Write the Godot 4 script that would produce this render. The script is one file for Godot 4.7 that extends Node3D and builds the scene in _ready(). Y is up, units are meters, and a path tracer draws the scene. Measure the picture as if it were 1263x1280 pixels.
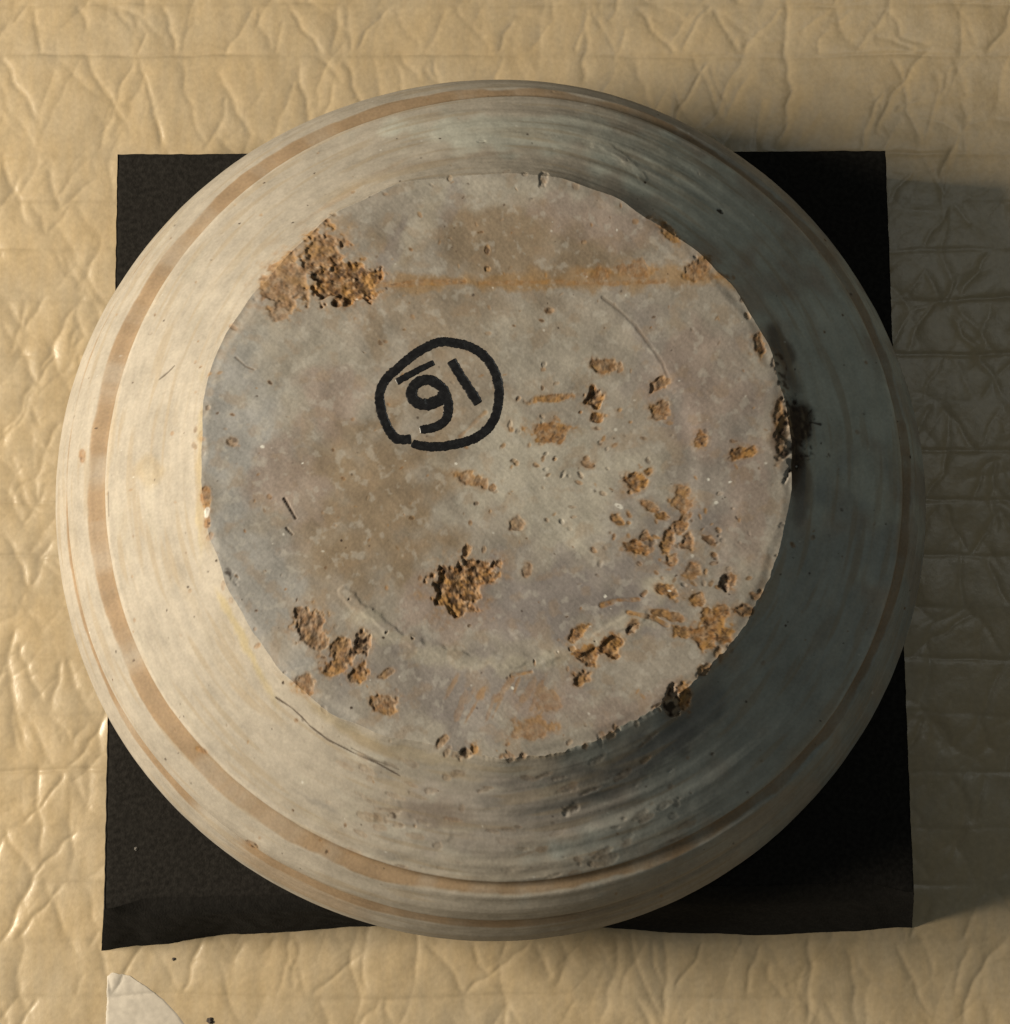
extends Node3D
# A pottery bowl lying mouth down on a black foam block, on creased brown packing card, lit by one low warm lamp and an added overhead fill.
# Plan coordinates in the lists are millimetres (x to the right, z towards the viewer).

const RES := 0.2               # millimetres per cell of the wear maps
const SIDE := 1560             # cells
const HALF := 156.0
const TS := 312                # cells of the tint maps, one millimetre each
const N_MAX := 2048

var n_a := FastNoiseLite.new()
var n_b := FastNoiseLite.new()
var n_c := FastNoiseLite.new()
var n_cell := FastNoiseLite.new()
var n_cell2 := FastNoiseLite.new()
var n_edge := FastNoiseLite.new()

var depth := PackedFloat32Array()
var brown := PackedFloat32Array()
var soil_shade := PackedFloat32Array()  # dark soil together with the shade inside pits, kept as colour
var tints: Array = []          # [base, wall] tint maps

var ring_r := PackedFloat32Array()
var ring_h := PackedFloat32Array()
var ring_c := PackedFloat32Array()
var ring_zone := PackedInt32Array()
var ring_n := PackedInt32Array()
var ring_out: Array = []
var mutex := Mutex.new()

const FLUTES := [52.0, 180.0, 240.0, 301.0, 363.0, 432.0, 493.0, 554.0, 617.0, 683.0, 746.0, 810.0, 878.0, 947.0, 1014.0, 1081.0, 1150.0, 1218.0, -14.0, -80.0, 1286.0]
const FLUTE_POWER := [1.0, 0.8, 0.8, 0.8, 1.0, 0.7, 0.25, 0.7, 0.8, 0.9, 0.9, 0.7, 0.2, 1.0, 0.2, 0.9, 0.15, 0.7, 0.6, 0.6, 0.6]
var flute_z := PackedFloat32Array()
var crease := PackedFloat32Array()   # height map of the single creases, 0.5 mm cells
const CS := 800

func _ready() -> void:
	# ---- camera, surroundings, lamps
	var cam := Camera3D.new()
	cam.name = "camera"
	add_child(cam)
	cam.fov = 26.71
	cam.near = 0.02
	cam.far = 20.0
	cam.look_at_from_position(Vector3(0.005, 0.7718, 0.1186), Vector3(0.005, 0, -0.0014), Vector3(0, 0, -1))
	var env := Environment.new()
	env.background_mode = Environment.BG_COLOR
	env.background_color = Color(0.086, 0.093, 0.084).linear_to_srgb()
	env.tonemap_mode = Environment.TONE_MAPPER_LINEAR
	env.tonemap_exposure = 1.0
	env.sdfgi_enabled = true
	env.ssao_enabled = true
	env.ssil_enabled = true
	var we := WorldEnvironment.new()
	we.name = "surroundings"
	we.environment = env
	add_child(we)
	area_lamp("desk_lamp_light", Vector3(-0.96, 0.63, -0.02), Vector3(0, 0.03, 0), Vector2(0.46, 0.18), Color(1.0, 0.885, 0.695), 2.5)
	area_lamp("added_overhead_fill", Vector3(0.45, 1.40, -0.45), Vector3(0, 0.1, 0), Vector2(0.30, 0.30), Color(0.95, 1.0, 0.96), 0.075)  # added fill that softens the shaded wall and shapes the creases
	# ---- the rest
	set_noise()
	build_card()
	build_foam()
	build_bowl()
	build_scrap()
	build_crumbs()

func area_lamp(called: String, from: Vector3, to: Vector3, size: Vector2, tone: Color, power: float) -> void:
	var l := AreaLight3D.new()
	l.name = called
	add_child(l)
	l.look_at_from_position(from, to, Vector3(0, 0, -1) if absf((to - from).normalized().y) > 0.9 else Vector3.UP)
	l.area_size = size
	l.area_normalize_energy = true
	l.area_range = 6.0
	l.light_color = tone.linear_to_srgb()
	l.light_energy = power
	l.shadow_enabled = true

func set_noise() -> void:
	var k := 0
	for n: FastNoiseLite in [n_a, n_b, n_c]:
		k += 1
		n.seed = 40 + k
		n.noise_type = FastNoiseLite.TYPE_SIMPLEX_SMOOTH
		n.frequency = 1.0
		n.fractal_type = FastNoiseLite.FRACTAL_FBM if k < 3 else FastNoiseLite.FRACTAL_NONE
		n.fractal_octaves = 4 if k == 1 else 2
	n_edge.seed = 9
	n_edge.frequency = 1.0
	n_edge.fractal_octaves = 2
	for n: FastNoiseLite in [n_cell, n_cell2]:
		n.noise_type = FastNoiseLite.TYPE_CELLULAR
		n.cellular_return_type = FastNoiseLite.RETURN_DISTANCE2_SUB
		n.cellular_distance_function = FastNoiseLite.DISTANCE_EUCLIDEAN
		n.cellular_jitter = 1.0
		n.fractal_type = FastNoiseLite.FRACTAL_NONE
		n.frequency = 1.0
	n_cell.seed = 5
	n_cell2.seed = 23

func noise_map(size: int, freq: float, octaves: int, lo: float, hi: float, seed_: int, kind := FastNoiseLite.TYPE_SIMPLEX_SMOOTH) -> NoiseTexture2D:
	var n := FastNoiseLite.new()
	n.seed = seed_
	n.noise_type = kind
	n.frequency = freq
	n.fractal_octaves = octaves
	var t := NoiseTexture2D.new()
	t.width = size
	t.height = size
	t.seamless = true
	t.generate_mipmaps = false
	t.noise = n
	var g := Gradient.new()
	g.set_color(0, Color(lo, lo, lo))
	g.set_color(1, Color(hi, hi, hi))
	t.color_ramp = g
	return t

func tag(o: Node3D, label: String, category: String) -> void:
	o.set_meta("label", label)
	o.set_meta("category", category)

func commit(called: String, pts: PackedVector3Array, nrm: PackedVector3Array, idx: PackedInt32Array, m: Material, parent: Node, cols := PackedColorArray()) -> MeshInstance3D:
	var a := []
	a.resize(Mesh.ARRAY_MAX)
	a[Mesh.ARRAY_VERTEX] = pts
	a[Mesh.ARRAY_NORMAL] = nrm
	a[Mesh.ARRAY_INDEX] = idx
	if cols.size():
		a[Mesh.ARRAY_COLOR] = cols
	var am := ArrayMesh.new()
	am.add_surface_from_arrays(Mesh.PRIMITIVE_TRIANGLES, a, [], {}, 0)
	var mi := MeshInstance3D.new()
	mi.name = called
	mi.mesh = am
	mi.material_override = m
	mi.material_override = null
	am.surface_set_material(0, m)
	parent.add_child(mi, true)
	return mi

func normals_of(pts: PackedVector3Array, idx: PackedInt32Array) -> PackedVector3Array:
	var out := PackedVector3Array()
	out.resize(pts.size())
	for k in range(0, idx.size(), 3):
		var a := idx[k]
		var b := idx[k + 1]
		var c := idx[k + 2]
		var pa := pts[a]
		var n := (pts[c] - pa).cross(pts[b] - pa)
		out[a] += n
		out[b] += n
		out[c] += n
	for k in out.size():
		out[k] = out[k].normalized() if out[k].length_squared() > 0.0 else Vector3.UP
	return out

# ---------------------------------------------------------------- packing card
func card_y(x: float, z: float) -> float:      # metres in, metres out
	var mx := x * 1000.0
	var mz := z * 1000.0
	var y := 0.0
	# flutes: long shallow valleys across the card
	var wob := n_c.get_noise_2d(mx * 0.012, mz * 0.02) * 1.2 + n_c.get_noise_2d(mx * 0.06 + 9.0, mz * 0.02) * 0.45
	var i := 0
	for fz in flute_z:
		var d := absf(mz - fz - wob)
		if d < 6.0:
			var p: float = FLUTE_POWER[i]
			p *= clampf(0.75 + n_c.get_noise_2d(mx * 0.015 + i * 7.0, 3.0) * 0.9, 0.05, 1.2)
			y -= p * (0.24 * exp(-d * d / 0.5) + 0.36 * exp(-d / 1.6))
		i += 1
	# soft pillows
	y += 0.34 * n_c.get_noise_2d(mx * 0.030, mz * 0.020 + 4.0) + 0.17 * n_c.get_noise_2d(mx * 0.085, mz * 0.07)
	# net of creases, bent a little
	var wx := mx + 3.0 * n_c.get_noise_2d(mx * 0.035, mz * 0.035 + 50.0)
	var wz := mz + 3.0 * n_c.get_noise_2d(mx * 0.035 + 70.0, mz * 0.035)
	var c1 := n_cell.get_noise_2d(wx / 23.0, wz / 33.0) + 1.0
	var s1 := clampf(0.5 + 1.1 * n_c.get_noise_2d(mx * 0.022 + 20.0, mz * 0.022), 0.0, 1.0)
	y -= 0.40 * s1 * exp(-c1 * 6.5)
	y += 0.15 * s1 * minf(c1, 0.5)
	var c2 := n_cell2.get_noise_2d((wx + 0.35 * wz) / 12.0, wz / 17.0) + 1.0
	var s2 := clampf(0.1 + 1.2 * n_c.get_noise_2d(mx * 0.018 - 30.0, mz * 0.02 + 11.0), 0.0, 1.0)
	y -= 0.20 * s2 * exp(-c2 * 5.0)
	y += 0.022 * n_a.get_noise_2d(mx * 0.25, mz * 0.25)
	# single creases
	var u := (mx + 200.0) / 0.5
	var v := (mz + 200.0) / 0.5
	var iu := int(u)
	var iv := int(v)
	if iu >= 0 and iv >= 0 and iu < CS - 1 and iv < CS - 1:
		var k := iv * CS + iu
		var fu := u - iu
		var fv := v - iv
		y += lerpf(lerpf(crease[k], crease[k + 1], fu), lerpf(crease[k + CS], crease[k + CS + 1], fu), fv)
	return y * 0.001

func fold(p: Array, deep: float, width: float) -> void:   # flat list of x, z in mm; a valley with raised shoulders
	for s in range(0, p.size() - 2, 2):
		var a := Vector2(p[s], p[s + 1])
		var b := Vector2(p[s + 2], p[s + 3])
		var reach := width * 6.0
		var lo := a.min(b) - Vector2(reach, reach)
		var hi := a.max(b) + Vector2(reach, reach)
		var run := (b - a)
		var ll := maxf(run.length_squared(), 0.01)
		var side := Vector2(-run.y, run.x).normalized()
		for iv in range(maxi(0, int((lo.y + 200) * 2)), mini(CS - 1, int((hi.y + 200) * 2))):
			for iu in range(maxi(0, int((lo.x + 200) * 2)), mini(CS - 1, int((hi.x + 200) * 2))):
				var q := Vector2(iu * 0.5 - 200.0, iv * 0.5 - 200.0)
				var bend := n_c.get_noise_2d(q.x * 0.09, q.y * 0.09) * 1.1
				var t := clampf((q - a).dot(run) / ll, 0.0, 1.0)
				var d := (q - a - run * t)
				var e := d.length() - (bend * signf(d.dot(side)) if t > 0.0 and t < 1.0 else 0.0)
				e = absf(e)
				if e < reach:
					var fade := 1.0
					if s == 0: fade *= smoothstep(-0.05, 0.35, t)
					if s == p.size() - 4: fade *= smoothstep(1.05, 0.65, t)
					var h := -deep * (exp(-sqrt(e * e + 0.04) / (width * 1.25)) - exp(-reach / (width * 1.25)))
					h *= fade
					var k := iv * CS + iu
					if absf(h) > absf(crease[k]):
						crease[k] = h

func axis_lines(fine: float) -> PackedFloat32Array:
	var out := PackedFloat32Array()
	var x := 0.62
	var far := []
	while x > 0.205:
		far.append(x)
		x -= 0.012
	for f in far: out.append(-f)
	var n := int(0.41 / fine)
	for i in n + 1: out.append(-0.205 + 0.41 * i / n)
	far.reverse()
	for f in far: out.append(f)
	return out

func build_card() -> void:
	for y in FLUTES:
		flute_z.append((y - 634.2) * 0.2958 * lerpf(1.0, 0.985, (y - 640.0) / 640.0))
	crease.resize(CS * CS)
	fold([164.9, -178.8, 150.9, -161.6, 142.0, -141.4], 0.55, 1.3)
	fold([148.3, -196.1, 153.9, -181.9, 164.8, -177.2], 0.40, 1.2)
	fold([111.3, -199.3, 109.8, -180.4, 111.5, -161.6, 109.7, -149.2, 106.2, -136.8], 0.62, 1.2)
	fold([74.0, -176.6, 83.0, -156.9, 86.8, -149.2, 97.3, -169.4], 0.40, 1.1)
	fold([35.2, -196.1, 35.4, -177.2, 33.8, -161.6], 0.50, 1.2)
	fold([22.6, -197.7, 23.8, -188.2, 13.5, -174.1], 0.35, 1.2)
	fold([-184.2, -176.6, -177.0, -161.6, -168.2, -148.5], 0.60, 1.2)
	fold([-153.0, -176.6, -144.8, -161.6, -134.8, -144.5], 0.60, 1.2)
	fold([-128.3, -172.5, -135.6, -152.3, -142.7, -141.4], 0.35, 1.3)
	fold([-141.3, -196.1, -134.6, -181.9], 0.5, 1.2)
	fold([-103.7, -169.4, -95.3, -152.3, -88.3, -142.3], 0.55, 1.2)
	fold([-71.7, -167.8, -78.3, -152.3, -82.3, -141.4], 0.4, 1.2)
	fold([-66.4, -176.6, -55.2, -163.2], 0.55, 1.2)
	fold([-35.0, -177.2, -26.8, -163.2], 0.5, 1.2)
	fold([-174.3, -196.1, -167.8, -180.4], 0.5, 1.2)
	fold([-173.7, -65.2, -166.1, -49.3, -158.9, -60.7], 0.6, 1.2)
	fold([-166.1, -49.3, -172.6, -33.8, -180.2, -25.0], 0.45, 1.2)
	fold([-176.2, 4.5, -166.5, 25.4, -159.4, 13.2], 0.6, 1.2)
	fold([-182.7, -136.8, -176.8, -121.4, -171.3, -106.1], 0.5, 1.2)
	fold([-171.7, -119.8, -163.9, -106.1, -153.9, -118.3], 0.4, 1.1)
	fold([-180.7, -81.8, -171.5, -69.7, -163.1, -83.3], 0.5, 1.2)
	fold([-159.3, -100.0, -151.4, -84.8, -146.0, -100.0], 0.4, 1.1)
	fold([-171.6, 53.7, -170.7, 70.8, -167.6, 86.4], 0.5, 1.2)
	fold([-160.4, 87.8, -160.5, 101.9, -158.7, 123.8], 0.55, 1.2)
	fold([-173.8, 110.4, -165.5, 123.0, -160.5, 127.1], 0.55, 1.2)
	fold([-160.0, 125.7, -164.9, 138.2, -173.4, 153.4], 0.75, 1.4)
	fold([-160.0, 125.7, -151.5, 143.8, -144.6, 157.6], 0.5, 1.2)
	fold([-136.5, 146.5, -142.8, 153.4], 0.4, 1.2)
	fold([-150.4, 90.7, -142.9, 104.8, -142.8, 86.4], 0.45, 1.2)
	fold([-166.4, 161.7, -160.1, 180.8], 0.45, 1.2)
	fold([-86.7, 149.9, -91.3, 161.7], 0.55, 1.2)
	fold([-75.5, 149.3, -81.0, 157.6], 0.4, 1.2)
	fold([-6.7, 150.7, -4.4, 158.9, 3.2, 164.4], 0.5, 1.2)
	fold([24.2, 149.3, 27.6, 157.6, 21.4, 168.5], 0.45, 1.2)
	fold([44.5, 147.9, 43.8, 161.7, 37.5, 180.8], 0.45, 1.3)
	fold([60.2, 149.3, 62.1, 160.3, 59.9, 180.0], 0.6, 1.2)
	fold([98.5, 157.6, 97.0, 164.4, 103.9, 171.3], 0.45, 1.2)
	fold([111.9, 147.9, 111.9, 163.1, 110.6, 182.2], 0.62, 1.2)
	fold([124.0, 150.7, 127.3, 164.4, 127.9, 182.2], 0.42, 1.2)
	fold([141.6, 151.5, 147.4, 164.4, 154.0, 178.1], 0.6, 1.3)
	fold([182.2, 147.9, 169.8, 164.4, 163.7, 180.8], 0.6, 1.3)
	fold([167.6, -75.7, 176.0, -63.7, 189.9, -41.3], 0.6, 1.3)
	fold([157.9, -93.9, 166.2, -78.7, 172.5, -90.9], 0.45, 1.2)
	fold([183.4, -23.5, 181.4, -7.3, 183.8, 7.4], 0.5, 1.3)
	fold([185.1, 50.8, 174.3, 73.7, 161.1, 86.4], 0.45, 1.3)
	fold([-165.9, -51.7, -161.0, -62.2, -151.3, -81.2], 0.55, 1.2)
	fold([-172.7, -60.7, -179.8, -72.7], 0.5, 1.2)
	fold([-165.9, -52.3, -173.3, -36.8, -178.9, -29.4], 0.55, 1.2)
	fold([-171.5, 39.3, -172.7, 55.1, -169.5, 70.8, -165.7, 84.4], 0.6, 1.3)
	fold([-166.5, 25.4, -158.5, 6.8], 0.5, 1.2)
	fold([-161.2, -25.0, -166.7, -13.1, -161.9, -1.4], 0.45, 1.2)
	fold([-178.3, -13.1, -169.0, 3.0, -160.3, -13.1], 0.45, 1.2)
	fold([-164.8, -133.7, -159.7, -115.2, -143.9, -129.1], 0.45, 1.2)
	fold([-154.8, -78.7, -149.4, -66.7, -153.6, -60.7], 0.45, 1.2)
	fold([-158.1, 70.8, -149.2, 82.2, -143.8, 73.7], 0.4, 1.2)
	var rng := RandomNumberGenerator.new()
	rng.seed = 77
	var order := Array(flute_z)
	order.sort()
	for k in order.size() - 1:
		var z0: float = order[k]
		var z1: float = order[k + 1]
		var x := -196.0 + rng.randf() * 10.0
		var up := rng.randf() < 0.5
		while x < 196.0:
			var step := rng.randf_range(4.0, 13.0) * (1.0 + 1.2 * rng.randf() * rng.randf())
			var a := Vector2(x + rng.randf_range(-1.5, 1.5), z0 if up else z1)
			var b := Vector2(x + step, z1 if up else z0)
			if rng.randf() < 0.25: b = a.lerp(b, rng.randf_range(0.4, 0.8))
			var mid := a.lerp(b, rng.randf_range(0.35, 0.65)) + Vector2(rng.randf_range(-1.6, 1.6), rng.randf_range(-1.0, 1.0))
			var hidden := absf(mid.x) < 112.0 and absf(mid.y) < 106.0
			if rng.randf() < 0.60 and not hidden:
				fold([a.x, a.y, mid.x, mid.y, b.x, b.y], rng.randf_range(0.20, 0.58), rng.randf_range(0.65, 1.1))
			x += step
			up = not up
	for k in 110:
		var a := Vector2(rng.randf_range(-195.0, 195.0), rng.randf_range(-195.0, 195.0))
		if absf(a.x) < 125.0 and absf(a.y) < 118.0: continue
		var go := Vector2.from_angle(rng.randf() * TAU) * rng.randf_range(5.0, 17.0)
		var mid := a + go
		var b := mid + go.rotated(rng.randf_range(-0.9, 0.9)) * rng.randf_range(0.4, 1.0)
		fold([a.x, a.y, mid.x, mid.y, b.x, b.y], rng.randf_range(0.15, 0.5), rng.randf_range(0.6, 1.3))
	var xs := axis_lines(0.00062)
	var nx := xs.size()
	var pts := PackedVector3Array()
	pts.resize(nx * nx)
	var rows := []
	rows.resize(nx)
	var job := WorkerThreadPool.add_group_task(func(j: int) -> void:
		var row := PackedVector3Array()
		row.resize(nx)
		for i in nx:
			var x := xs[i]
			var z := xs[j]
			var y := -0.0004
			if absf(x) > 0.122 or absf(z) > 0.118:
				y = card_y(x, z)
			row[i] = Vector3(x, y, z)
		mutex.lock()
		rows[j] = row
		mutex.unlock(), nx)
	WorkerThreadPool.wait_for_group_task_completion(job)
	pts.clear()
	for r: PackedVector3Array in rows: pts.append_array(r)
	var idx := PackedInt32Array()
	for j in nx - 1:
		var zc := (xs[j] + xs[j + 1]) * 0.5
		for i in nx - 1:
			if absf(zc) < 0.11 and absf(xs[i]) < 0.114:
				continue
			var k := j * nx + i
			idx.append_array([k, k + 1, k + nx, k + 1, k + nx + 1, k + nx])
	# one coarse patch under the foam
	var i0 := 0
	while not (absf(xs[i0]) < 0.114): i0 += 1
	var i1 := nx - 1
	while not (absf(xs[i1]) < 0.114): i1 -= 1
	var b0 := pts.size()
	pts.append_array([Vector3(xs[i0] - 0.001, -0.0006, -0.112), Vector3(xs[i1] + 0.001, -0.0006, -0.112), Vector3(xs[i0] - 0.001, -0.0006, 0.112), Vector3(xs[i1] + 0.001, -0.0006, 0.112)])
	idx.append_array([b0, b0 + 1, b0 + 2, b0 + 1, b0 + 3, b0 + 2])
	var nrm := normals_of(pts, idx)
	var cols := PackedColorArray()
	cols.resize(pts.size())
	for k in pts.size():
		var p := pts[k] * 1000.0
		var t := n_b.get_noise_2d(p.x * 0.02, p.z * 0.03) * 0.5 + n_c.get_noise_2d(p.x * 0.25, p.z * 0.06) * 0.22
		var c := Color(0.420, 0.340, 0.230).lerp(Color(0.430, 0.328, 0.196), clampf(0.5 + t, 0, 1))
		var near := 100.0
		for fz in flute_z: near = minf(near, absf(p.z - fz))
		c *= 1.0 - 0.05 * exp(-near * near / 1.5)
		cols[k] = c * (1.0 + 0.05 * n_c.get_noise_2d(p.x * 0.5, p.z * 0.5))
	var m := StandardMaterial3D.new()
	m.resource_name = "kraft_card"
	m.vertex_color_use_as_albedo = true
	m.roughness = 0.34
	m.metallic_specular = 0.5
	m.albedo_texture = noise_map(512, 0.02, 4, 0.94, 1.0, 3)
	m.uv1_triplanar = true
	m.uv1_scale = Vector3(28, 28, 28)
	m.heightmap_enabled = true
	m.heightmap_texture = noise_map(512, 0.02, 4, 0.0, 1.0, 8)
	m.heightmap_scale = 0.006
	var o := commit("packing_card_sheet", pts, nrm, idx, m, self, cols)
	o.set_meta("kind", "structure")
	o.set_meta("label", "creased tan brown packing card covering the table under the foam block")

# ---------------------------------------------------------------- foam block
func build_foam() -> void:
	var front := Curve.new()
	front.min_value = 0.0
	front.max_value = 1.0
	for p in [[0.0, 0.1545], [0.05, 0.1528], [0.17, 0.1488], [0.35, 0.1460], [0.6, 0.1463], [0.72, 0.1485], [0.82, 0.1493], [0.92, 0.1480], [1.0, 0.1465]]:
		front.add_point(Vector2(p[0], p[1]))
	var top := [Vector3(-0.1336, 0.0305, -0.1262), Vector3(0.1411, 0.0305, -0.1275), Vector3(0.1435, 0.0305, 0.1338), Vector3(-0.1306, 0.0305, 0.1392)]
	var low := [Vector3(-0.1336, -0.0005, -0.1257), Vector3(0.1413, -0.0005, -0.1270), Vector3(0.1482, -0.0005, 0.1465), Vector3(-0.1368, -0.0005, 0.1545)]
	var edge := func(k: int, u: float, v: float) -> Vector3:      # k-th side, u along it, v from top (0) to bottom (1)
		var a: Vector3 = top[k].lerp(top[(k + 1) % 4], u)
		var b: Vector3 = low[k].lerp(low[(k + 1) % 4], u)
		if k == 2:
			b.z = front.sample(1.0 - u)
			a.z += 0.0004 * sin(u * 9.0)
			a.z -= 0.0035 * pow(maxf(0.0, 1.0 - v / 0.25), 2.0) * smoothstep(0.0, 0.06, minf(u, 1.0 - u))
		if k == 1: b.x = lerpf(low[1].x, low[2].x, pow(u, 5.0))
		if k == 3: b.x = lerpf(low[0].x, low[3].x, pow(1.0 - u, 7.0))
		var p := a.lerp(b, v)
		var q := p * 1000.0
		var fuzz := 0.00018 * n_c.get_noise_3d(q.x * 0.16, q.y * 0.22, q.z * 0.22) + 0.00008 * n_c.get_noise_3d(q.x * 0.8, q.y * 0.8, q.z * 0.8)
		var outward: Vector3 = [Vector3(0, 0, -1), Vector3(1, 0, 0), Vector3(0, 0, 1), Vector3(-1, 0, 0)][k]
		return p + outward * fuzz
	var pts := PackedVector3Array()
	var idx := PackedInt32Array()
	var n := 180
	var nv := 24
	for k in 4:
		var b0 := pts.size()
		for j in nv + 1:
			for i in n + 1:
				var v := float(j) / nv
				var p: Vector3 = edge.call(k, float(i) / n, v)
				if v < 0.03: p += (Vector3(0, p.y, 0) - p).normalized() * 0.0004
				pts.append(p)
		for j in nv:
			for i in n:
				var q := b0 + j * (n + 1) + i
				idx.append_array([q, q + n + 1, q + 1, q + 1, q + n + 1, q + n + 2])
	var b1 := pts.size()
	for j in n + 1:
		for i in n + 1:
			var u := float(i) / n
			var w := float(j) / n
			var back: Vector3 = edge.call(0, u, 0.0)
			var fore: Vector3 = edge.call(2, 1.0 - u, 0.0)
			var lft: Vector3 = edge.call(3, 1.0 - w, 0.0)
			var rgt: Vector3 = edge.call(1, w, 0.0)
			var flat: Vector3 = (top[0] as Vector3).lerp(top[1], u).lerp((top[3] as Vector3).lerp(top[2], u), w)
			var p := back.lerp(fore, w) + lft.lerp(rgt, u) - flat
			var inset := minf(minf(u, 1.0 - u), minf(w, 1.0 - w))
			if inset == 0.0: p += (Vector3(0, p.y, 0) - p).normalized() * 0.0004
			var q := p * 1000.0
			p.y = 0.0305 + 0.00012 * n_c.get_noise_2d(q.x * 0.5, q.z * 0.5) + 0.00015 * n_c.get_noise_2d(q.x * 0.06, q.z * 0.06)
			if inset == 0.0: p.y = 0.0302
			pts.append(p)
	for j in n:
		for i in n:
			var q := b1 + j * (n + 1) + i
			idx.append_array([q, q + 1, q + n + 1, q + 1, q + n + 2, q + n + 1])
	var m := StandardMaterial3D.new()
	m.resource_name = "black_foam"
	m.albedo_color = Color(0.024, 0.022, 0.020).linear_to_srgb()
	m.albedo_texture = noise_map(512, 0.06, 5, 0.62, 1.0, 31)
	m.roughness = 1.0
	m.metallic_specular = 0.15
	m.rim_enabled = true
	m.rim = 0.05
	m.rim_tint = 0.0
	m.uv1_triplanar = true
	m.uv1_scale = Vector3(14, 14, 14)
	m.heightmap_enabled = true
	m.heightmap_texture = noise_map(512, 0.15, 3, 0.0, 1.0, 32)
	m.heightmap_scale = 0.012
	var o := commit("foam_block", pts, normals_of(pts, idx), idx, m, self)
	tag(o, "square black foam block under the upturned pottery bowl", "foam block")

# ---------------------------------------------------------------- wear maps
func pit(x: float, z: float, rx: float, rz: float, turn: float, deep: float, clay := 1.0, dirt_shade := 0.3) -> void:
	var reach := maxf(rx, rz) * 2.0
	var ca := cos(deg_to_rad(turn))
	var sa := sin(deg_to_rad(turn))
	for iv in range(maxi(0, int((z - reach + HALF) / RES)), mini(SIDE - 1, int((z + reach + HALF) / RES) + 1)):
		for iu in range(maxi(0, int((x - reach + HALF) / RES)), mini(SIDE - 1, int((x + reach + HALF) / RES) + 1)):
			var qx := iu * RES - HALF
			var qz := iv * RES - HALF
			var dx := qx - x
			var dz := qz - z
			var u := (dx * ca + dz * sa) / rx
			var v := (-dx * sa + dz * ca) / rz
			var d := sqrt(u * u + v * v)
			d += 0.55 * n_edge.get_noise_2d(qx * 0.17, qz * 0.17) + 0.2 * n_edge.get_noise_2d(qx * 0.55 + 40.0, qz * 0.55)
			if d >= 1.0 and d < 1.55 and clay > 0.4:
				var k := iv * SIDE + iu
				brown[k] = maxf(brown[k], 0.42 * clay * smoothstep(1.55, 1.0, d) * (0.6 + 0.8 * n_edge.get_noise_2d(qx * 0.4, qz * 0.4 + 60.0)))
			if d < 1.0:
				var k := iv * SIDE + iu
				var w := smoothstep(1.0, 0.6, d)
				var rough := n_edge.get_noise_2d(qx * 0.22, qz * 0.22 + 30.0)
				var fine := n_edge.get_noise_2d(qx * 0.7, qz * 0.7 + 90.0)
				depth[k] = maxf(depth[k], 0.62 * deep * w * (0.66 + 0.40 * rough + 0.13 * fine) + 0.055 * w * minf(deep, 1.0) * n_c.get_noise_2d(qx * 1.1, qz * 1.1))
				brown[k] = maxf(brown[k], clay * (0.42 + 0.58 * smoothstep(1.0, 0.8, d)))
				if dirt_shade < 0.0:
					soil_shade[k] = minf(soil_shade[k], dirt_shade * smoothstep(1.0, 0.8, d))
				elif dirt_shade > 0.0:
					soil_shade[k] = maxf(soil_shade[k], dirt_shade * smoothstep(-0.15, 0.36, n_edge.get_noise_2d(qx * 0.3 + 80.0, qz * 0.3)) * smoothstep(1.0, 0.7, d))

func score(p: Array, width: float, deep: float, clay: float, dirt_shade: float) -> void:   # flat list of x, z
	for s in range(0, p.size() - 2, 2):
		var a := Vector2(p[s], p[s + 1])
		var b := Vector2(p[s + 2], p[s + 3])
		var run := b - a
		var ll := maxf(run.length_squared(), 0.001)
		var lo := a.min(b) - Vector2.ONE * width * 2.5
		var hi := a.max(b) + Vector2.ONE * width * 2.5
		for iv in range(maxi(0, int((lo.y + HALF) / RES)), mini(SIDE - 1, int((hi.y + HALF) / RES) + 1)):
			for iu in range(maxi(0, int((lo.x + HALF) / RES)), mini(SIDE - 1, int((hi.x + HALF) / RES) + 1)):
				var q := Vector2(iu * RES - HALF, iv * RES - HALF)
				var t := clampf((q - a).dot(run) / ll, 0.0, 1.0)
				var d := (q - a - run * t).length() / width
				d += 0.5 * n_edge.get_noise_2d(q.x * 0.16, q.y * 0.16)
				if d < 1.0:
					var k := iv * SIDE + iu
					var w := smoothstep(1.0, 0.4, d)
					if deep > 0.0: depth[k] = maxf(depth[k], deep * w)
					else: depth[k] = minf(depth[k], deep * w)
					brown[k] = maxf(brown[k], clay * w * clampf(0.75 + 0.8 * n_edge.get_noise_2d(q.x * 0.3 + 7.0, q.y * 0.3), 0.0, 1.0))
					soil_shade[k] = maxf(soil_shade[k], dirt_shade * w)

func stain(layer: int, x: float, z: float, rx: float, rz: float, turn: float, tone: Color, strength: float) -> void:
	var reach := maxf(rx, rz) * 1.5
	var ca := cos(deg_to_rad(turn))
	var sa := sin(deg_to_rad(turn))
	var map: PackedColorArray = tints[layer]
	for iv in range(maxi(0, int(z - reach + HALF)), mini(TS - 1, int(z + reach + HALF) + 1)):
		for iu in range(maxi(0, int(x - reach + HALF)), mini(TS - 1, int(x + reach + HALF) + 1)):
			var dx := iu - HALF - x
			var dz := iv - HALF - z
			var u := (dx * ca + dz * sa) / rx
			var v := (-dx * sa + dz * ca) / rz
			var d := sqrt(u * u + v * v) + 0.6 * n_edge.get_noise_2d((iu + x) * 0.06, (iv + z) * 0.06)
			if d < 1.1:
				var k := iv * TS + iu
				map[k] = map[k].lerp(tone, strength * smoothstep(1.1, 0.45, d))
	tints[layer] = map

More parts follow.
